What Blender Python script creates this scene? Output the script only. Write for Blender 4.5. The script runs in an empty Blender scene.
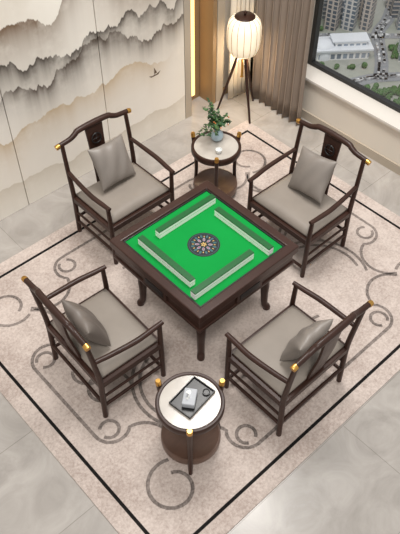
import bpy, bmesh, math, random
from mathutils import Vector, Matrix
random.seed(4)
C = bpy.context
def lin(c):
    return tuple(((v/255)/12.92 if v/255<=0.04045 else ((v/255+0.055)/1.055)**2.4) for v in c)+(1,)
# ---------------------------------------------------------------- materials
def new_mat(name):
    m=bpy.data.materials.new(name); m.use_nodes=True
    nt=m.node_tree; b=nt.nodes['Principled BSDF']
    return m,nt,b
def pmat(name,c,rough=.5,metal=0,var=.12,scale=12,c2=None,bump=0,bscale=200,stretch=None,coat=0,emit=None,estr=0,spec=.5):
    m,nt,b=new_mat(name)
    tc=nt.nodes.new('ShaderNodeTexCoord'); mp=nt.nodes.new('ShaderNodeMapping')
    if stretch: mp.inputs['Scale'].default_value=stretch
    nt.links.new(tc.outputs['Object'],mp.inputs[0])
    n=nt.nodes.new('ShaderNodeTexNoise'); n.inputs['Scale'].default_value=scale; n.inputs['Detail'].default_value=5
    nt.links.new(mp.outputs[0],n.inputs['Vector'])
    r=nt.nodes.new('ShaderNodeValToRGB')
    a=lin(c); d=lin(c2) if c2 else tuple(v*(1-var) for v in a[:3])+(1,)
    r.color_ramp.elements[0].color=d; r.color_ramp.elements[1].color=a
    r.color_ramp.elements[0].position=.3; r.color_ramp.elements[1].position=.7
    nt.links.new(n.outputs[0],r.inputs[0]); nt.links.new(r.outputs[0],b.inputs['Base Color'])
    b.inputs['Roughness'].default_value=rough; b.inputs['Metallic'].default_value=metal
    b.inputs['Coat Weight'].default_value=coat; b.inputs['Specular IOR Level'].default_value=spec
    if bump:
        n2=nt.nodes.new('ShaderNodeTexNoise'); n2.inputs['Scale'].default_value=bscale; n2.inputs['Detail'].default_value=2
        nt.links.new(tc.outputs['Object'],n2.inputs['Vector'])
        bp=nt.nodes.new('ShaderNodeBump'); bp.inputs['Strength'].default_value=bump; bp.inputs['Distance'].default_value=.002
        nt.links.new(n2.outputs[0],bp.inputs['Height']); nt.links.new(bp.outputs[0],b.inputs['Normal'])
    if emit:
        b.inputs['Emission Color'].default_value=lin(emit); b.inputs['Emission Strength'].default_value=estr
    return m
WOOD=pmat('walnut_wood',(58,36,28),.36,var=.35,scale=9,stretch=(1,1,6),spec=.32)
WOODT=pmat('walnut_table',(60,38,31),.3,var=.25,scale=7,spec=.35)
BRASS=pmat('brass',(222,172,92),.28,1,var=.1)
SEAT=pmat('seat_leather',(142,133,124),.5,var=.12,scale=5,bump=.15,spec=.3)
PILL=pmat('pillow_satin',(132,124,117),.42,var=.2,scale=4,bump=.2,bscale=120)
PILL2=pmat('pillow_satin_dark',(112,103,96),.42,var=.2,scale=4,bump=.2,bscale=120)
FELT=pmat('green_felt',(18,142,62),.9,var=.12,scale=3,bump=.2,bscale=500,spec=.1)
TGREEN=pmat('tile_green',(6,84,34),.35,var=.03)
TWHITE=pmat('tile_white',(255,255,252),.3,var=.01)
BLACK=pmat('black_lacquer',(22,21,22),.3,var=.05)
BLACKM=pmat('black_frame',(32,31,31),.45,var=.05)
MARB=pmat('marble_top',(196,189,180),.15,var=.12,scale=5,c2=(170,163,155))
SHELF=pmat('shelf_veneer',(96,72,60),.28,var=.25,scale=4,stretch=(1,4,1))
CERAM=pmat('white_ceramic',(232,234,232),.2,var=.03)
CELAD=pmat('celadon',(176,196,206),.2,var=.05)
PAPER=pmat('grey_paper',(176,179,184),.6,var=.06)
LEAF=pmat('leaf',(38,78,40),.5,var=.4,scale=20)
LEAF2=pmat('leaf_light',(84,120,68),.5,var=.3,scale=20)
TWIG=pmat('twig',(84,62,44),.7)
BERRY=pmat('berry',(205,120,60),.4)
CURT=pmat('curtain_fabric',(144,129,116),.8,var=.12,scale=3,bump=.2,bscale=300)
SHEER=pmat('sheer_fabric',(226,216,200),.8,var=.05,scale=3)
CREAM=pmat('cream_wall',(220,211,198),.7,var=.04,scale=2)
GREIGE=pmat('greige_wall',(176,164,148),.6,var=.08,scale=2)
BROWNW=pmat('brown_wall',(150,122,88),.5,var=.15,scale=3)
LEDM=pmat('led_warm',(255,214,140),.5,emit=(255,205,125),estr=2.2)
SHADE=pmat('lamp_shade_paper',(250,240,220),.8,var=.03,emit=(255,232,190),estr=.42)
RIBM=pmat('shade_rib',(128,98,66),.6)
SILL=pmat('sill_stone',(214,208,200),.25,var=.06,scale=3)
NAVY=pmat('navy',(12,15,24),.4); TEAL=pmat('teal',(48,92,96),.4); PINK=pmat('pink',(150,72,88),.4)
GOLDP=pmat('gold_paint',(196,164,96),.4); LBLUE=pmat('light_blue',(136,146,158),.4)
INK=pmat('boat_ink',(96,74,54),.6)
def glass():
    m,nt,b=new_mat('window_glass'); nt.nodes.remove(b)
    o=nt.nodes['Material Output']; t=nt.nodes.new('ShaderNodeBsdfTransparent'); g=nt.nodes.new('ShaderNodeBsdfGlossy')
    g.inputs['Roughness'].default_value=.02; t.inputs[0].default_value=(.97,.98,.99,1)
    x=nt.nodes.new('ShaderNodeMixShader'); x.inputs[0].default_value=.04
    nt.links.new(t.outputs[0],x.inputs[1]); nt.links.new(g.outputs[0],x.inputs[2]); nt.links.new(x.outputs[0],o.inputs[0]); return m
GLASS=glass()

def mathn(nt,op,a,b=None,clamp=False):
    n=nt.nodes.new('ShaderNodeMath'); n.operation=op; n.use_clamp=clamp
    for i,v in enumerate((a,b)):
        if v is None: continue
        if isinstance(v,(int,float)): n.inputs[i].default_value=v
        else: nt.links.new(v,n.inputs[i])
    return n.outputs[0]
def mixc(nt,f,a,b):
    n=nt.nodes.new('ShaderNodeMix'); n.data_type='RGBA'
    for i,v in ((0,f),(6,a),(7,b)):
        if isinstance(v,(int,float,tuple)): n.inputs[i].default_value=v
        else: nt.links.new(v,n.inputs[i])
    return n.outputs[2]
def mural():
    m,nt,b=new_mat('ink_landscape_panel')
    tc=nt.nodes.new('ShaderNodeTexCoord'); sp=nt.nodes.new('ShaderNodeSeparateXYZ')
    nt.links.new(tc.outputs['Object'],sp.inputs[0]); X=sp.outputs[0]; Z=sp.outputs[2]
    def noise(vx,vz,scale,detail=6,rough=.55):
        cb=nt.nodes.new('ShaderNodeCombineXYZ')
        for i,v in ((0,vx),(2,vz)):
            if isinstance(v,(int,float)): cb.inputs[i].default_value=v
            else: nt.links.new(v,cb.inputs[i])
        n=nt.nodes.new('ShaderNodeTexNoise'); n.inputs['Scale'].default_value=scale
        n.inputs['Detail'].default_value=detail; n.inputs['Roughness'].default_value=rough
        nt.links.new(cb.outputs[0],n.inputs['Vector']); return n.outputs[0]
    base=mixc(nt,noise(X,Z,1.6),lin((230,223,211)),lin((245,240,232)))
    L=[(2.15,.5,1.1,.26,(160,136,104),3.3,.8),(1.80,.6,1.5,.24,(104,76,50),11.7,1.0),(1.42,.6,1.9,.17,(46,34,25),23.1,1.0),
       (1.24,.45,2.6,.12,(60,43,31),71.4,1.0),(.85,.45,1.4,.16,(186,156,110),37.9,.75),(.32,.3,1.0,.2,(186,172,150),51.2,.55)]
    col=base
    for h0,amp,sc,fade,c,seed,st in L:
        n=noise(X,seed,sc)
        h=mathn(nt,'MULTIPLY_ADD',n,amp*2); h.node.inputs[2].default_value=h0-amp
        d=mathn(nt,'SUBTRACT',h,Z)
        up=mathn(nt,'MULTIPLY',d,90,True)
        ex=mathn(nt,'POWER',2.718,mathn(nt,'DIVIDE',mathn(nt,'MULTIPLY',mathn(nt,'MAXIMUM',d,0),-1),fade))
        pn=noise(X,Z,3.5,8,.6)
        pm=mathn(nt,'MULTIPLY',mathn(nt,'SUBTRACT',pn,.12),2.6,True)
        wide=mathn(nt,'MULTIPLY',mathn(nt,'SUBTRACT',noise(X,seed+5,.9,1),.33),7,True)
        f=mathn(nt,'MULTIPLY',mathn(nt,'MULTIPLY',mathn(nt,'MULTIPLY',up,ex),pm),mathn(nt,'MULTIPLY',wide,st))
        col=mixc(nt,f,col,lin(c))
    nt.links.new(col,b.inputs['Base Color']); b.inputs['Roughness'].default_value=.4
    return m
MURAL=mural()
def floor_mat():
    m,nt,b=new_mat('marble_tile_floor')
    tc=nt.nodes.new('ShaderNodeTexCoord')
    br=nt.nodes.new('ShaderNodeTexBrick'); br.offset=.5; br.squash=1
    br.inputs['Scale'].default_value=1; br.inputs['Brick Width'].default_value=1.5; br.inputs['Row Height'].default_value=.75
    br.inputs['Mortar Size'].default_value=.0025; br.inputs['Mortar Smooth'].default_value=0; br.inputs['Bias'].default_value=0
    br.inputs['Color1'].default_value=(1,1,1,1); br.inputs['Color2'].default_value=(.93,.93,.93,1); br.inputs['Mortar'].default_value=(.66,.65,.63,1)
    nt.links.new(tc.outputs['Object'],br.inputs['Vector'])
    n=nt.nodes.new('ShaderNodeTexNoise'); n.inputs['Scale'].default_value=2.2; n.inputs['Detail'].default_value=10; n.inputs['Distortion'].default_value=1.6; n.inputs['Roughness'].default_value=.62
    nt.links.new(tc.outputs['Object'],n.inputs['Vector'])
    r=nt.nodes.new('ShaderNodeValToRGB'); r.color_ramp.elements[0].position=.3; r.color_ramp.elements[1].position=.7
    r.color_ramp.elements[0].color=lin((148,142,136)); r.color_ramp.elements[1].color=lin((178,172,166))
    nt.links.new(n.outputs[0],r.inputs[0])
    mx=nt.nodes.new('ShaderNodeMix'); mx.data_type='RGBA'; mx.blend_type='MULTIPLY'; mx.inputs[0].default_value=1
    nt.links.new(r.outputs[0],mx.inputs[6]); nt.links.new(br.outputs[0],mx.inputs[7]); nt.links.new(mx.outputs[2],b.inputs['Base Color'])
    b.inputs['Roughness'].default_value=.26; return m
FLOOR=floor_mat()
def rug_mat(name,ca,cb,line=False):
    m,nt,b=new_mat(name)
    tc=nt.nodes.new('ShaderNodeTexCoord')
    n=nt.nodes.new('ShaderNodeTexNoise'); n.inputs['Scale'].default_value=1.6; n.inputs['Detail'].default_value=8; n.inputs['Roughness'].default_value=.7
    f=nt.nodes.new('ShaderNodeTexNoise'); f.inputs['Scale'].default_value=55; f.inputs['Detail'].default_value=4; f.inputs['Roughness'].default_value=.7
    for q in (n,f): nt.links.new(tc.outputs['Object'],q.inputs['Vector'])
    v=mathn(nt,'ADD',mathn(nt,'MULTIPLY',n.outputs[0],.5),mathn(nt,'MULTIPLY',f.outputs[0],.5))
    r=nt.nodes.new('ShaderNodeValToRGB'); r.color_ramp.elements[0].position=.4; r.color_ramp.elements[1].position=.58
    r.color_ramp.elements[0].color=lin(ca); r.color_ramp.elements[1].color=lin(cb)
    nt.links.new(v,r.inputs[0]); nt.links.new(r.outputs[0],b.inputs['Base Color'])
    b.inputs['Roughness'].default_value=.95; b.inputs['Specular IOR Level'].default_value=.1
    bp=nt.nodes.new('ShaderNodeBump'); bp.inputs['Strength'].default_value=.4; bp.inputs['Distance'].default_value=.004
    nt.links.new(f.outputs[0],bp.inputs['Height']); nt.links.new(bp.outputs[0],b.inputs['Normal'])
    return m
RUG=rug_mat('rug_pile',(164,149,141),(200,187,179))
RUGL=rug_mat('rug_scroll_yarn',(88,80,76),(144,133,127))
RUGB=rug_mat('rug_border_yarn',(20,19,19),(34,32,31))
def facade(name,c1,c2,sx=.16):
    m,nt,b=new_mat(name)
    tc=nt.nodes.new('ShaderNodeTexCoord'); br=nt.nodes.new('ShaderNodeTexBrick'); br.offset=0
    sp=nt.nodes.new('ShaderNodeSeparateXYZ'); nt.links.new(tc.outputs['Object'],sp.inputs[0])
    cb=nt.nodes.new('ShaderNodeCombineXYZ'); nt.links.new(mathn(nt,'ADD',sp.outputs[0],sp.outputs[1]),cb.inputs[0]); nt.links.new(sp.outputs[2],cb.inputs[1])
    nt.links.new(cb.outputs[0],br.inputs['Vector'])
    br.inputs['Scale'].default_value=sx; br.inputs['Brick Width'].default_value=.5; br.inputs['Row Height'].default_value=.6; br.inputs['Mortar Size'].default_value=.09
    br.inputs['Color1'].default_value=lin(c2); br.inputs['Color2'].default_value=lin(tuple(v*.8 for v in c2)); br.inputs['Mortar'].default_value=lin(c1)
    nt.links.new(br.outputs[0],b.inputs['Base Color']); b.inputs['Roughness'].default_value=.6; return m
FAC=[facade('facade_a',(216,213,210),(122,136,150)),facade('facade_b',(196,186,178),(98,108,120)),facade('facade_c',(228,228,228),(146,158,172),.1)]  # city colours kept pale, with distance haze put into them
CGROUND=pmat('city_ground',(172,172,168),.9,c2=(136,144,128),scale=.02)
ROAD=pmat('road_asphalt',(140,143,148),.9,var=.05); ROOF=pmat('white_roof',(224,228,234),.5,var=.06,scale=.1)
TREEM=pmat('tree_foliage',(78,116,62),.9,var=.5,scale=.3)
CARM=pmat('car_paint',(236,238,240),.4,var=.6,scale=.2,c2=(60,62,70))

# ---------------------------------------------------------------- geometry helpers
def link(o,parent=None):
    C.scene.collection.objects.link(o)
    if parent: o.parent=parent
    return o
def empty(name,loc=(0,0,0),rz=0,parent=None):
    e=bpy.data.objects.new(name,None); e.location=loc; e.rotation_euler=(0,0,rz); e.empty_display_size=.1
    return link(e,parent)
def fin(bm,name,mats,parent=None,smooth=False,bevel=0,seg=2,sub=0):
    me=bpy.data.meshes.new(name); bmesh.ops.recalc_face_normals(bm,faces=bm.faces[:]); bm.to_mesh(me); bm.free()
    if not isinstance(mats,(list,tuple)): mats=[mats]
    for m in mats: me.materials.append(m)
    for p in me.polygons: p.use_smooth=smooth
    o=link(bpy.data.objects.new(name,me),parent)
    if bevel:
        md=o.modifiers.new('b','BEVEL'); md.width=bevel; md.segments=seg; md.limit_method='ANGLE'
    if sub:
        md=o.modifiers.new('s','SUBSURF'); md.levels=sub; md.render_levels=sub
    return o
def addbox(bm,c,s,mi=0,M=None):
    r=bmesh.ops.create_cube(bm,size=1)
    for v in r['verts']:
        v.co=Vector((v.co.x*s[0]+c[0],v.co.y*s[1]+c[1],v.co.z*s[2]+c[2]))
        if M: v.co=M@v.co
    for f in {f for v in r['verts'] for f in v.link_faces}: f.material_index=mi
def box(name,c,s,mat,parent=None,bevel=0,seg=2,rz=0,smooth=False):
    bm=bmesh.new(); addbox(bm,(0,0,0),s)
    M=Matrix.Translation(c)@Matrix.Rotation(rz,4,'Z')
    bmesh.ops.transform(bm,matrix=M,verts=bm.verts[:])
    return fin(bm,name,mat,parent,smooth,bevel,seg)
def smooth_pts(pts,n=6):
    P=[Vector(p) for p in pts]; out=[]
    Q=[P[0]*2-P[1]]+P+[P[-1]*2-P[-2]]
    for i in range(1,len(Q)-2):
        a,b,c,d=Q[i-1:i+3]
        for k in range(n):
            t=k/n; out.append(.5*((2*b)+(c-a)*t+(2*a-5*b+4*c-d)*t*t+(3*b-a-3*c+d)*t**3))
    out.append(P[-1]); return out
def addtube(bm,pts,r,seg=12,mi=0,asp=1.0):
    n=len(pts); P=[Vector(p) for p in pts]
    if isinstance(r,(int,float)): rs=[r]*n
    else:
        rs=[]
        for i in range(n):
            q=i/(n-1)*(len(r)-1); k=min(int(q),len(r)-2); t=q-k; rs.append(r[k]*(1-t)+r[k+1]*t)
    rings=[]; up=None
    for i in range(n):
        t=(P[min(i+1,n-1)]-P[max(i-1,0)]).normalized()
        if up is None:
            up=Vector((0,0,1)) if abs(t.z)<.8 else Vector((0,1,0))
        a=t.cross(up).normalized(); b=a.cross(t).normalized(); up=b
        rings.append([bm.verts.new(P[i]+rs[i]*(math.cos(2*math.pi*k/seg)*a+asp*math.sin(2*math.pi*k/seg)*b)) for k in range(seg)])
    fs=[]
    for i in range(n-1):
        for k in range(seg):
            fs.append(bm.faces.new((rings[i][k],rings[i][(k+1)%seg],rings[i+1][(k+1)%seg],rings[i+1][k])))
    fs.append(bm.faces.new(rings[0][::-1])); fs.append(bm.faces.new(rings[-1]))
    for f in fs: f.material_index=mi
    return rings
def tube(name,pts,r,mat,parent=None,seg=12,sm=0,asp=1.0,zmin=None):
    bm=bmesh.new(); addtube(bm,smooth_pts(pts,sm) if sm else pts,r,seg,0,asp)
    if zmin is not None:
        for v in bm.verts:
            if v.co.z<zmin+.006: v.co.z=zmin
    o=fin(bm,name,mat,parent,True)
    md=o.modifiers.new('e','EDGE_SPLIT'); md.split_angle=math.radians(50)
    return o
def lathe(name,prof,mat,parent=None,seg=48,loc=(0,0,0),smooth=True):
    bm=bmesh.new(); addlathe(bm,prof,seg,loc)
    o=fin(bm,name,mat,parent,smooth); md=o.modifiers.new('e','EDGE_SPLIT'); md.split_angle=math.radians(40); return o
def addlathe(bm,prof,seg=48,loc=(0,0,0),mi=0):
    rings=[]
    for r,z in prof:
        if r<1e-5: rings.append([bm.verts.new((loc[0],loc[1],loc[2]+z))])
        else: rings.append([bm.verts.new((loc[0]+r*math.cos(2*math.pi*k/seg),loc[1]+r*math.sin(2*math.pi*k/seg),loc[2]+z)) for k in range(seg)])
    for A,B in zip(rings,rings[1:]):
        for k in range(seg):
            k2=(k+1)%seg
            if len(A)==1 and len(B)==1: continue
            if len(A)==1: f=bm.faces.new((A[0],B[k],B[k2]))
            elif len(B)==1: f=bm.faces.new((A[k],A[k2],B[0]))
            else: f=bm.faces.new((A[k],A[k2],B[k2],B[k]))
            f.material_index=mi

# ---------------------------------------------------------------- room
WY=2.03; WX=2.58
box('floor',(-2.07,-1.36,-.05),(9.86,7.32,.1),FLOOR)
bm=bmesh.new()
addbox(bm,(-2.65,WY+.17,1.4),(8.65,.2,2.8)); addbox(bm,(2.45,WY+.17,1.4),(.80,.2,2.8)); addbox(bm,(1.86,WY+.24,1.4),(.40,.06,2.8),1)
fin(bm,'wall_back',[CREAM,BROWNW])
edges=[-3.4,-2.4,-1.39,-.385,.615,1.62]; panels=[]
for i in range(5):
    a,b=edges[i],edges[i+1]
    panels.append(box('mural_panel' if i==0 else 'mural_panel.%03d'%i,((a+b)/2,WY+.035,1.40),(b-a-.008,.07,2.8),MURAL,bevel=.003))
bm=bmesh.new()
def flat(pts,y):
    vs=[bm.verts.new((p[0],y,p[1])) for p in pts]; bm.faces.new(vs)
bx,bz=1.22,.72
flat([(bx-.07,bz+.012),(bx-.04,bz-.012),(bx+.05,bz-.012),(bx+.08,bz+.02),(bx+.03,bz+.002),(bx-.03,bz)],WY-.001)
flat([(bx-.002,bz),(bx+.003,bz),(bx+.003,bz+.08),(bx-.002,bz+.08)],WY-.001)
flat([(bx+.005,bz+.012),(bx+.035,bz+.015),(bx+.005,bz+.075)],WY-.001)
fin(bm,'boat_painting',INK,panels[4])
box('trim_1',(1.665,WY+.10,1.4),(.085,.20,2.8),GREIGE)
box('led_strip_light',(1.895,WY+.20,1.42),(.06,.02,2.7),LEDM)
box('trim_2',(2.035,WY+.10,1.4),(.05,.20,2.8),BROWNW)
box('trim_3',(2.12,WY+.035,1.4),(.10,.07,2.8),GREIGE)
box('baseboard_back',(2.37,WY+.055,.04),(.40,.03,.08),BROWNW)
bm=bmesh.new()
addbox(bm,(WX+.14,(WY-5)/2,.24),(.28,WY+5,.48)); addbox(bm,(WX+.14,(WY-5)/2,2.72),(.28,WY+5,.16)); addbox(bm,(WX+.14,1.70,1.4),(.28,.68,2.8))
fin(bm,'wall_right',CREAM)
box('trim_4',(WX+.11,-1.84,.495),(.30,6.4,.03),SILL,bevel=.004)
box('baseboard_right',(WX-.008,-1.5,.05),(.016,6.9,.1),GREIGE)
win=empty('window_1',(0,0,0))
wx=WX+.2
for n,c,s in (('frame_bottom',(wx,-1.84,.53),(.06,6.4,.04)),('frame_top',(wx,-1.84,2.62),(.07,6.4,.06)),('frame_left',(wx,1.33,1.57),(.07,.05,2.1)),('mullion_1',(wx,-1.3,1.57),(.06,.05,2.1)),('frame_right',(wx,-5,1.57),(.07,.05,2.1))):
    box(n,c,s,BLACKM,win,.004)
box('glass_pane',(wx,-1.84,1.57),(.008,6.3,2.06),GLASS,win)
def curtain(name,p0,p1,h,amp,waves,mat,z0=.01):
    bm=bmesh.new(); p0=Vector(p0);p1=Vector(p1); d=(p1-p0); L=d.length; d.normalize(); nrm=Vector((-d.y,d.x,0))
    N=waves*14; rows=14; g=[]
    for j in range(rows+1):
        z=z0+(h-z0)*j/rows; row=[]
        for i in range(N+1):
            t=i/N; ph=2*math.pi*waves*t+.35*math.sin(3*t*6+z*.8)
            k=amp*(.8+.3*math.sin(7*t+z))
            row.append(bm.verts.new(p0+d*(L*t+.012*math.sin(2*ph))+nrm*k*math.sin(ph)+Vector((0,0,z))))
        g.append(row)
    for j in range(rows):
        for i in range(N): bm.faces.new((g[j][i],g[j][i+1],g[j+1][i+1],g[j+1][i]))
    o=fin(bm,name,mat,None,True); md=o.modifiers.new('s','SOLIDIFY'); md.thickness=.004; return o
curtain('window_curtain',(2.44,1.11,0),(2.44,1.86,0),2.7,.05,8,CURT)
curtain('sheer_curtain',(2.20,1.965,0),(2.50,1.95,0),2.7,.02,5,SHEER)

# ---------------------------------------------------------------- rug
rug=empty('rug')
RX0,RX1,RY0,RY1=-1.69,2.08,-1.49,1.56
box('pile',((RX0+RX1)/2,(RY0+RY1)/2,.005),(RX1-RX0,RY1-RY0,.01),RUG,rug,.003)
def ribbon(bm,pts,w,z,closed=False):
    P=[Vector((p[0],p[1],0)) for p in pts]; n=len(P); A=[];B=[]
    for i in range(n):
        t=(P[(i+1)%n if closed else min(i+1,n-1)]-P[(i-1)%n if closed else max(i-1,0)]).normalized(); s=Vector((-t.y,t.x,0))*w/2
        A.append(bm.verts.new(P[i]+s+Vector((0,0,z)))); B.append(bm.verts.new(P[i]-s+Vector((0,0,z))))
    for i in range(n if closed else n-1):
        j=(i+1)%n; bm.faces.new((A[i],A[j],B[j],B[i]))
bx0,bx1,by0,by1=-1.555,1.95,-1.355,1.42
bm=bmesh.new(); zb=.0108; w=.024
for c,s in ((((bx0+bx1)/2,by0),(bx1-bx0+w,w)),(((bx0+bx1)/2,by1),(bx1-bx0+w,w)),((bx0,(by0+by1)/2),(w,by1-by0-w)),((bx1,(by0+by1)/2),(w,by1-by0-w))):
    addbox(bm,(c[0],c[1],zb),(s[0],s[1],.0016))
fin(bm,'border_line',RUGB,rug)
bm=bmesh.new()
def arc(cx,cy,r,a0,a1,n=24): return [(cx+r*math.cos(math.radians(a0+(a1-a0)*k/n)),cy+r*math.sin(math.radians(a0+(a1-a0)*k/n))) for k in range(n+1)]
def spiral(cx,cy,r0,r1,a0,a1,n=48): return [(cx+(r0+(r1-r0)*k/n)*math.cos(math.radians(a0+(a1-a0)*k/n)),cy+(r0+(r1-r0)*k/n)*math.sin(math.radians(a0+(a1-a0)*k/n))) for k in range(n+1)]
motif=[]
motif.append([(.17,1.45),(.17,1.00)]+arc(.31,1.00,.14,180,300,12)+arc(.36,.68,.22,80,-60,18)+arc(.68,.36,.22,150,10,18)+arc(1.00,.31,.14,150,270,12)+[(1.30,.17),(1.75,.17)])
motif.append(spiral(.34,.34,.20,.10,60,420,36))
motif.append(spiral(1.42,.46,.10,.20,-120,120,30))
motif.append(spiral(.46,1.26,.10,.20,210,-30,30))
motif.append(arc(.98,.92,.42,215,95,24))
motif.append(arc(.98,.92,.36,205,105,24))
motif.append(arc(.28,.98,.07,200,500,18))
motif.append(arc(.98,.28,.07,-60,240,18))
for sx,ox in ((1,bx0),(-1,bx1)):
    for sy,oy in ((1,by0),(-1,by1)):
        for pl in motif:
            ribbon(bm,[(ox+sx*p[0],oy+sy*p[1]) for p in pl],.026,.0112+random.random()*.0006)
fin(bm,'scroll_pattern',RUGL,rug)

# ---------------------------------------------------------------- mahjong table
Z0=.0128
tb=empty('mahjong_table')
def ring_sq(bm,outer,inner,z0,z1,mi=0):
    def sq(h,z): return [bm.verts.new((x*h,y*h,z)) for x,y in ((1,1),(-1,1),(-1,-1),(1,-1))]
    a,b,c,d=sq(outer,z1),sq(inner,z1),sq(inner,z0),sq(outer,z0)
    for i in range(4):
        j=(i+1)%4
        for p,q in ((a,b),(b,c),(c,d),(d,a)): bm.faces.new((p[i],p[j],q[j],q[i])).material_index=mi
bm=bmesh.new(); ring_sq(bm,.508,.435,.70,.772); fin(bm,'top_frame',WOODT,tb,False,.010,3)
bm=bmesh.new(); ring_sq(bm,.435,.422,.70,.762); fin(bm,'inner_lip',BLACK,tb,False,.002)
box('playing_felt',(0,0,.742),(.846,.846,.02),FELT,tb)
bm=bmesh.new(); addbox(bm,(0,0,.635),(.965,.965,.14)); fin(bm,'apron',WOODT,tb,False,.008,3)
box('lower_moulding',(0,0,.585),(.99,.99,.03),WOODT,tb,.008,3)
box('machine_housing',(0,0,.50),(.62,.62,.15),BLACK,tb,.03,3)
for i in range(4):
    M=Matrix.Rotation(i*math.pi/2,4,'Z')
    bm=bmesh.new(); addbox(bm,(0,.486,.648),(.26,.02,.10),0,M); fin(bm,'drawer_front_%d'%(i+1),WOODT,tb,False,.004)
    bm=bmesh.new(); addbox(bm,(0,.498,.648),(.20,.006,.055),0,M); fin(bm,'drawer_pull_%d'%(i+1),BLACK,tb,False,.004)
for i,(sx,sy) in enumerate(((1,1),(-1,1),(-1,-1),(1,-1))):
    pts=[(.25,.25,.58),(.31,.31,.47),(.345,.345,.34),(.35,.35,.2),(.355,.355,.08),(.37,.37,.035),(.37,.37,Z0)]
    tube('leg_%d'%(i+1),[(sx*a,sy*b,c) for a,b,c in pts],[.05,.048,.04,.031,.028,.031,.031],WOODT,tb,12,6,1,Z0)
zt=.7525
def disc(name,r,z,mat,seg=48): lathe(name,[(0,z+.0015),(r,z+.0015),(r,z)],mat,tb,seg)
disc('dial_rim',.124,zt,NAVY)
bm=bmesh.new()
def petal(r0,r1,wd,a,z,mi):
    vs=[]
    for k in range(16):
        t=2*math.pi*k/16; rr=(r0+r1)/2+(r1-r0)/2*math.cos(t); ww=wd*math.sin(t)
        vs.append(bm.verts.new((rr*math.cos(a)-ww*math.sin(a),rr*math.sin(a)+ww*math.cos(a),z)))
    bm.faces.new(vs).material_index=mi
z=zt+.0017
ribbon(bm,arc(0,0,.112,0,360,48)[:-1],.003,z,True)
for k in range(12): petal(.070,.100,.009,2*math.pi*k/12,z+.0002,0)
for k in range(12): petal(.074,.090,.004,2*math.pi*(k+.5)/12,z+.0004,2)
for k in range(8): petal(.032,.068,.010,2*math.pi*k/8,z+.0006,3)
for k in range(8): petal(.036,.060,.005,2*math.pi*k/8,z+.0008,1)
for k in range(6): petal(.004,.024,.005,2*math.pi*k/6,z+.001,2)
fin(bm,'dial_mandala',[TEAL,PINK,GOLDP,LBLUE,TWHITE],tb)
bm=bmesh.new(); tw,td,th=.0325,.048,.034
def wall(ax,pos,a0,n=18):
    for i in range(n):
        for l in range(2):
            q=a0+tw*(i+.5); zz=.7525+th*l
            parts=((zz+th*.47,th*.94,1),(zz+th*.97,th*.06,0)) if l==0 else ((zz+th*.36,th*.72,1),(zz+th*.86,th*.28,0))
            for zc,h,mi in parts:
                c=(q,pos,zc) if ax=='x' else (pos,q,zc); s=(tw*.985,td,h) if ax=='x' else (td,tw*.985,h)
                addbox(bm,c,s,mi)
wall('x',.295,-.205); wall('y',.30,-.41); wall('x',-.33,-.41); wall('y',-.335,-.245)
fin(bm,'mahjong_tiles',[TGREEN,TWHITE],None,False)

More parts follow.
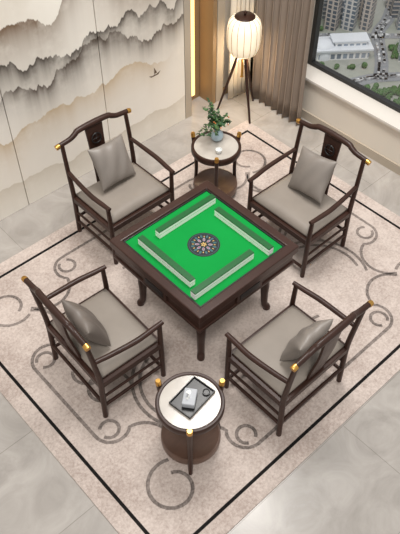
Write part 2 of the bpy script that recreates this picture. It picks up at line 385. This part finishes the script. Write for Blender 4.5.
# ---------------------------------------------------------------- chairs
def chair(loc,rz,name='armchair'):
    e=empty(name,(loc[0],loc[1],Z0),rz); W=.335
    for s,n in ((-1,'left'),(1,'right')):
        tube('rear_post_'+n,[(s*W,-.272,0),(s*W,-.265,.25),(s*W,-.262,.45),(s*W,-.285,.7),(s*(W-.005),-.315,.955)],[.020,.021,.0215,.0195,.018],WOOD,e,12,5,1,0)
        tube('front_post_'+n,[(s*W,.27,0),(s*W,.268,.3),(s*(W),.266,.45),(s*(W+.006),.262,.655)],[.0195,.0205,.0205,.0175],WOOD,e,12,5,1,0)
        tube('armrest_'+n,[(s*W,-.288,.70),(s*(W+.012),-.15,.685),(s*(W+.022),.05,.668),(s*(W+.012),.20,.660),(s*(W+.006),.29,.660)],[.018,.020,.022,.021,.018],WOOD,e,12,6,.85)
        box('side_rail_'+n,(s*W,0,.405),(.034,.52,.055),WOOD,e,.005)
        tube('side_stretcher_'+n,[(s*W,-.27,.14),(s*W,.27,.14)],.014,WOOD,e)
        tube('side_stretcher_upper_'+n,[(s*W,-.268,.25),(s*W,.268,.25)],.011,WOOD,e)
        tube('rail_cap_'+n,[(s*.352,-.322,.957),(s*.372,-.322,.953),(s*.386,-.322,.95)],[.0215,.023,.021],BRASS,e,14)
    for n,y,z in (('front',.268,.10),('rear',-.272,.18)):
        tube(n+'_stretcher',[(-W,y,z),(W,y,z)],.014,WOOD,e)
    for n,y in (('front',.262),('rear',-.262)):
        box(n+'_rail',(0,y,.405),(2*W,.034,.055),WOOD,e,.005)
    tube('top_rail',[(-.36,-.322,.957),(-.30,-.322,.962),(-.24,-.322,.970),(-.19,-.325,.990),(-.15,-.332,1.004),(0,-.335,1.008),(.15,-.332,1.004),(.19,-.325,.990),(.24,-.322,.970),(.30,-.322,.962),(.36,-.322,.957)],[.020,.021,.022,.024,.025,.026,.025,.024,.022,.021,.020],WOOD,e,14,5)
    bm=bmesh.new(); prof=smooth_pts([(0,-.250,.43),(0,-.268,.55),(0,-.300,.72),(0,-.314,.85),(0,-.328,.99)],5); g=[]
    for k,p in enumerate(prof):
        hw=.088-.010*math.sin(math.pi*k/(len(prof)-1))
        g.append([bm.verts.new((x,p.y+dy,p.z)) for x,dy in ((-hw,.009),(-hw*.5,.005),(hw*.5,.005),(hw,.009),(hw,-.009),(hw*.5,-.013),(-hw*.5,-.013),(-hw,-.009))])
    for a,b in zip(g,g[1:]):
        for k in range(8): bm.faces.new((a[k],a[(k+1)%8],b[(k+1)%8],b[k]))
    bm.faces.new(g[0]); bm.faces.new(g[-1]); fin(bm,'back_splat',WOOD,e,False,.003)
    for sgn,nm in ((1,'front'),(-1,'rear')):
        bm=bmesh.new(); R_=.046
        pts=[(R_*math.cos(t*math.pi/16),0,R_*math.sin(t*math.pi/16)) for t in range(33)]
        addtube(bm,pts[:-1]+[pts[0]],.005,8)
        for t in (0,math.pi/2):
            addtube(bm,[(-R_*math.cos(t),0,-R_*math.sin(t)),(R_*math.cos(t),0,R_*math.sin(t))],.003,6)
        bmesh.ops.transform(bm,matrix=Matrix.Translation((0,-.312+.012*sgn,.87))@Matrix.Rotation(.12,4,'X'),verts=bm.verts[:])
        fin(bm,'medallion_'+nm,BLACK,e,True)
    box('seat_base',(0,0,.432),(.64,.50,.012),WOOD,e)
    bm=bmesh.new(); N=14; top=[];T=.085
    for j in range(N+1):
        row=[]
        for i in range(N+1):
            u=-1+2*i/N; v=-1+2*j/N
            zz=.458+T*.5*((1-abs(u)**8)*(1-abs(v)**8))**.5+.012*(1-u*u)*(1-v*v)
            row.append(bm.verts.new((u*.316,v*.248,zz)))
        top.append(row)
    for j in range(N):
        for i in range(N): bm.faces.new((top[j][i],top[j][i+1],top[j+1][i+1],top[j+1][i]))
    ed=[f for f in bm.edges if f.is_boundary]
    r=bmesh.ops.extrude_edge_only(bm,edges=ed); nv=[v for v in r['geom'] if isinstance(v,bmesh.types.BMVert)]
    for v in nv: v.co.z=.438
    bmesh.ops.contextual_create(bm,geom=[e_ for e_ in bm.edges if e_.is_boundary])
    fin(bm,'seat_cushion',SEAT,e,True)
    return e
chairs=[chair((.095,1.14),math.pi,'armchair'),chair((1.12,-.005),math.pi/2,'armchair.001'),
        chair((-.945,.055),math.radians(-92),'armchair.002'),chair((-.067,-.962),0,'armchair.003')]
def pillow(name,ch,off,S,roll,tilt,mat,yaw=0,T=.07):
    bm=bmesh.new(); N=20; g=[[],[]]
    for s in (0,1):
        for j in range(N+1):
            row=[]
            for i in range(N+1):
                u=-1+2*i/N; v=-1+2*j/N
                pin=1-.09*(1-u*u)*abs(v)**2; pin2=1-.09*(1-v*v)*abs(u)**2
                th=T*max(0,(1-abs(u)**2.4)*(1-abs(v)**2.4))**.55
                if s==1 and (i in(0,N) or j in (0,N)): row.append(g[0][j][i]); continue
                wr=.005*math.sin(9*u+4*v)*(1-abs(u*v))
                row.append(bm.verts.new((u*S/2*pin2,(1 if s==0 else -1)*th+wr,v*S/2*pin)))
            g[s].append(row)
    for s in (0,1):
        for j in range(N):
            for i in range(N):
                q=(g[s][j][i],g[s][j][i+1],g[s][j+1][i+1],g[s][j+1][i]); bm.faces.new(q)
    o=fin(bm,name,mat,None,True,sub=1)
    loc=ch.matrix_basis@Vector(off)
    o.matrix_basis=Matrix.Translation(loc)@Matrix.Rotation(ch.rotation_euler.z+yaw,4,'Z')@Matrix.Rotation(tilt,4,'X')@Matrix.Rotation(roll,4,'Y')
    return o
R=math.radians
pillow('throw_pillow',chairs[0],(-.01,-.12,.705),.39,R(-6),R(30),PILL,R(6))
pillow('throw_pillow.001',chairs[1],(.01,-.12,.705),.39,R(8),R(30),PILL,R(-4))
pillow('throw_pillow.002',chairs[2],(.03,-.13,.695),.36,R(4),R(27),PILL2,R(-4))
pillow('throw_pillow.003',chairs[3],(.0,-.13,.695),.36,R(-4),R(27),PILL,R(4))

# ---------------------------------------------------------------- side tables
def side_table(loc,z0,name):
    e=empty(name,(loc[0],loc[1],z0))
    lathe('top_rim',[(.20,.562),(.202,.572),(.212,.576),(.224,.574),(.229,.564),(.229,.525),(.224,.515),(.19,.515)],WOOD,e,56)
    lathe('marble_inset',[(0,.566),(.203,.566),(.203,.52),(0,.52)],MARB,e,56)
    lathe('lower_shelf',[(0,.135),(.19,.135),(.196,.14),(.206,.138),(.21,.128),(.21,.085),(.204,.078),(0,.078)],SHELF,e,56)
    for k in range(3):
        a=math.radians(227.4+120*k); c,s=math.cos(a),math.sin(a)
        tube('leg_%d'%(k+1),[(.232*c,.232*s,0),(.230*c,.230*s,.02),(.218*c,.218*s,.10),(.210*c,.210*s,.22),(.214*c,.214*s,.36),(.232*c,.232*s,.50),(.243*c,.243*s,.60)],[.015,.015,.017,.0175,.0185,.019,.019],WOOD,e,12,6,1,0)
        tube('brass_cap_%d'%(k+1),[(.241*c,.241*s,.585),(.244*c,.244*s,.61),(.245*c,.245*s,.625)],[.021,.021,.017],BRASS,e,14)
    return e
side_table((-.912,-.854),Z0,'side_table'); side_table((1.03,.945),Z0,'side_table.001')
TOPZ=Z0+.5665
tr=empty('tea_tray',(-.885,-.845,TOPZ),R(8))
bm=bmesh.new(); addbox(bm,(0,0,.004),(.26,.18,.008))
for c,s in (((0,.087,.012),(.26,.007,.02)),((0,-.087,.012),(.26,.007,.02)),((.127,0,.012),(.007,.18,.02)),((-.127,0,.012),(.007,.18,.02))): addbox(bm,c,s)
fin(bm,'tray',BLACK,tr,False,.002)
bm=bmesh.new(); addbox(bm,(0,0,.033),(.125,.085,.048)); bmesh.ops.transform(bm,matrix=Matrix.Translation((-.025,.0,.0))@Matrix.Rotation(R(30),4,'Z'),verts=bm.verts[:])
fin(bm,'tissue_box',PAPER,tr,False,.008,3)
bm=bmesh.new(); g=[]
for j in range(5):
    row=[]
    for i in range(9):
        u=-1+i/4; v=j/4
        row.append(bm.verts.new((u*.026*(1+.5*v)+.004*math.sin(7*u+3*v),.006*math.sin(5*u)*(1+v)+.014*v,.057+.030*v*(1-.35*u*u))))
    g.append(row)
for j in range(4):
    for i in range(8): bm.faces.new((g[j][i],g[j][i+1],g[j+1][i+1],g[j+1][i]))
bmesh.ops.transform(bm,matrix=Matrix.Translation((-.025,.0,.0))@Matrix.Rotation(R(30),4,'Z'),verts=bm.verts[:])
fin(bm,'tissue',TWHITE,tr,True)
lathe('small_dish',[(0,.009),(.022,.009),(.027,.02),(.024,.02),(.018,.013),(0,.013)],BLACK,tr,28,(.088,-.048,0))
pp=empty('potted_plant',(1.10,1.01,TOPZ),0)
lathe('vase',[(0,.001),(.03,.001),(.052,.02),(.06,.045),(.055,.075),(.035,.095),(.027,.105),(.031,.115),(.024,.115),(.022,.10),(0,.09)],CELAD,pp,32)
bm=bmesh.new(); bml=bmesh.new(); rr=random.Random(9)
for br in range(16):
    a=rr.uniform(0,2*math.pi); ln=rr.uniform(.05,.15)
    if br<4: a=R(150+25*br); ln=.19
    tip=Vector((ln*.9*math.cos(a),ln*.9*math.sin(a),.16+rr.uniform(.02,.21) if br>=4 else .10+.03*br))
    pts=smooth_pts([(0,0,.10),Vector((tip.x*.35,tip.y*.35,.20 if br<4 else .12+tip.z*.35)),tip],6)
    addtube(bm,pts,[.003,.0015],5)
    for p in pts[3:]:
        for q in range(4):
            b=rr.uniform(0,2*math.pi); L=rr.uniform(.02,.036); el=rr.uniform(-.6,.7)
            d=Vector((math.cos(b)*math.cos(el),math.sin(b)*math.cos(el),math.sin(el))); s=d.cross(Vector((0,0,1))).normalized()*L*.36
            p0=Vector(p); vs=[bml.verts.new(v) for v in (p0,p0+d*L*.4+s,p0+d*L+Vector((0,0,-.003)),p0+d*L*.4-s)]
            f=bml.faces.new(vs); f.material_index=0 if rr.random()<.75 else 1
fin(bm,'branches',TWIG,pp,True); fin(bml,'leaves',[LEAF,LEAF2],pp)
bm=bmesh.new()
for k in range(9):
    a=rr.uniform(0,6.28); r0=rr.uniform(.03,.12)
    bmesh.ops.create_icosphere(bm,subdivisions=2,radius=.007,matrix=Matrix.Translation((r0*math.cos(a),r0*math.sin(a),rr.uniform(.14,.24))))
fin(bm,'berries',BERRY,pp,True)
lathe('tea_cup',[(0,0),(.018,0),(.026,.02),(.03,.042),(.027,.042),(.022,.02),(0,.006)],CERAM,None,28,(.98,.86,TOPZ))
# ---------------------------------------------------------------- floor lamp
lp=empty('floor_lamp',(2.15,1.73,0))
prof=[(.07,.705),(.105,.71),(.140,.735),(.164,.79),(.173,.86),(.175,.93),(.173,1.0),(.160,1.06),(.128,1.10),(.09,1.115)]
lathe('shade',prof,SHADE,lp,64)
for k in range(16):
    a=2*math.pi*k/16
    tube('rib_%02d'%(k+1),[((r+.001)*math.cos(a),(r+.001)*math.sin(a),z) for r,z in prof],.0022,RIBM,lp,5)
lathe('top_collar',[(0,1.128),(.085,1.128),(.104,1.114),(.10,1.100),(0,1.100)],WOOD,lp,40)
lathe('finial',[(.012,1.126),(.012,1.145),(.02,1.155),(.012,1.17),(0,1.172)],WOOD,lp,20)
lathe('bottom_collar',[(0,.71),(.078,.71),(.082,.70),(.075,.688),(0,.688)],WOOD,lp,40)
for k in range(3):
    a=R(250+120*k); c,s=math.cos(a),math.sin(a)
    tube('leg_%d'%(k+1),[(.045*c,.045*s,.70),(.25*c,.25*s,.001)],[.017,.012],WOOD,lp,12,0,1,0)
lathe('stem',[(0,.69),(.014,.69),(.014,.45),(.02,.44),(0,.43)],BRASS,lp,20)
# ---------------------------------------------------------------- city outside
G=-300
city=empty('city_district')
bm=bmesh.new(); addbox(bm,(600,300,G-1),(1400,1400,2)); fin(bm,'ground',CGROUND,city)
rd=random.Random(21)
def fr(f,r): return (.677*f+.736*r,.736*f-.677*r)
bm=bmesh.new(); bmc=bmesh.new()
for pl,w_ in (([(400,60),(440,90),(458,120),(466,160),(470,300)],12),([(462,140),(490,146),(530,150),(560,165),(640,190)],11),([(452,20),(480,74),(525,82),(600,84)],8),([(524,0),(526,80),(526,160),(520,330)],8)):
    pts=smooth_pts([(a,b,0) for a,b in pl],6)
    ribbon(bm,[fr(p[0],p[1]) for p in pts],w_,G+.3)
    for p,q in zip(pts,pts[1:]):
        for k in range(3):
            t=rd.random(); c=p*(1-t)+q*t; x,y=fr(c.x,c.y+rd.choice((-2,2))); d=Vector(fr(q.x-p.x,q.y-p.y))
            addbox(bmc,(0,0,0),(4.4,1.9,1.5),0,Matrix.Translation((x,y,G+1.1))@Matrix.Rotation(math.atan2(d.y,d.x),4,'Z'))
fin(bm,'roads',ROAD,city); fin(bmc,'cars',CARM,city)
bm=bmesh.new()
for i in range(16):
    for j in range(26):
        f=540+i*17+rd.uniform(-2,2); r=-40+j*15+rd.uniform(-2,2)
        if rd.random()<.10 or abs(r-153)<7: continue
        x,y=fr(f,r); h=rd.uniform(14,32)+(rd.random()<.4)*rd.uniform(10,30); s=rd.uniform(6.5,11); s2=rd.uniform(6.5,11)
        M=Matrix.Translation((x,y,G+h/2))@Matrix.Rotation(rd.choice((.83,.9,.3)),4,'Z'); mi=rd.randint(0,2)
        addbox(bm,(0,0,0),(s,s2,h),mi,M); addbox(bm,(0,0,h/2+1),(s*.5,s2*.5,2),mi,M)
for i in range(60):
    f=rd.uniform(474,518); r=rd.uniform(-20,260)
    if 64<r<162: continue
    x,y=fr(f,r); h=rd.uniform(5,18); M=Matrix.Translation((x,y,G+h/2))@Matrix.Rotation(.83,4,'Z'); addbox(bm,(0,0,0),(rd.uniform(7,13),rd.uniform(6,12),h),rd.randint(0,2),M)
fin(bm,'buildings',FAC,city)
hx,hy=fr(499,114)
st=empty('exhibition_hall',(hx,hy,G),R(-38),city)
bm=bmesh.new(); addbox(bm,(0,0,4),(42,18,8),0); addbox(bm,(0,0,8.8),(47,22,1.4),1); addbox(bm,(6,1,11),(26,11,4),0); addbox(bm,(6,1,13.4),(30,13,1.0),1)
fin(bm,'hall_body',[FAC[2],ROOF],st); lathe('dome',[(9,0),(9,9),(7.6,11.4),(4.5,12.8),(0,13.2)],ROOF,st,40,(-15,-1,0))
bm=bmesh.new()
for i in range(2000):
    f=rd.uniform(395,446) if i<1000 else rd.uniform(446,536); r=rd.uniform(-20,250)
    x,y=fr(f,r)
    if 451<f<475 and r>100 or abs(r-147)<8 and f>455 or abs(r-80)<6 and f>470 or abs(f-525)<6: continue
    if f>446 and (math.sin(f*.21)*math.sin(r*.13)>.35): continue
    if f<=450 and abs(f-(400+(r-60)*1.33))<10 and 55<r<100: continue
    if 86<r<142 and 480<f<518: continue
    s=rd.uniform(1.5,3.2)
    bmesh.ops.create_icosphere(bm,subdivisions=1,radius=s,matrix=Matrix.Translation((x,y,G+s*.8))@Matrix.Diagonal((1,1,rd.uniform(.8,1.2),1)))
fin(bm,'trees',TREEM,city,True)

# ---------------------------------------------------------------- light
w=bpy.data.worlds.new('World'); C.scene.world=w; w.use_nodes=True
bg=w.node_tree.nodes['Background']; bg.inputs[0].default_value=(1,.98,.955,1); bg.inputs[1].default_value=.64
def area(name,loc,tgt,size,e,col):
    l=bpy.data.lights.new(name,'AREA'); l.size=size; l.energy=e; l.color=col
    o=link(bpy.data.objects.new(name,l)); o.location=loc
    o.rotation_euler=(Vector(tgt)-Vector(loc)).to_track_quat('-Z','Y').to_euler(); return o
area('ceiling_softbox',(1.0,.5,5.6),(0,0,0),1.8,200,(1,.975,.94))
s=bpy.data.lights.new('sun','SUN'); s.energy=1.45; s.angle=R(12); s.color=(1,.97,.92)
so=link(bpy.data.objects.new('sun',s)); so.rotation_euler=Vector((.34,.36,-1)).to_track_quat('-Z','Y').to_euler()
p=bpy.data.lights.new('lamp_bulb','POINT'); p.energy=11; p.color=(1,.78,.5); p.shadow_soft_size=.05
po=link(bpy.data.objects.new('lamp_bulb',p),lp); po.location=(0,0,.6)
# ---------------------------------------------------------------- camera
cam=bpy.data.cameras.new('camera'); co=link(bpy.data.objects.new('camera',cam))
co.location=(-2.444,-2.616,4.53); co.rotation_euler=(R(90-48.4),0,R(-42.6))
cam.sensor_fit='HORIZONTAL'; cam.sensor_width=36; cam.lens=62.1; cam.clip_end=3000; cam.clip_start=.05
C.scene.camera=co
C.scene.view_settings.view_transform='Standard'
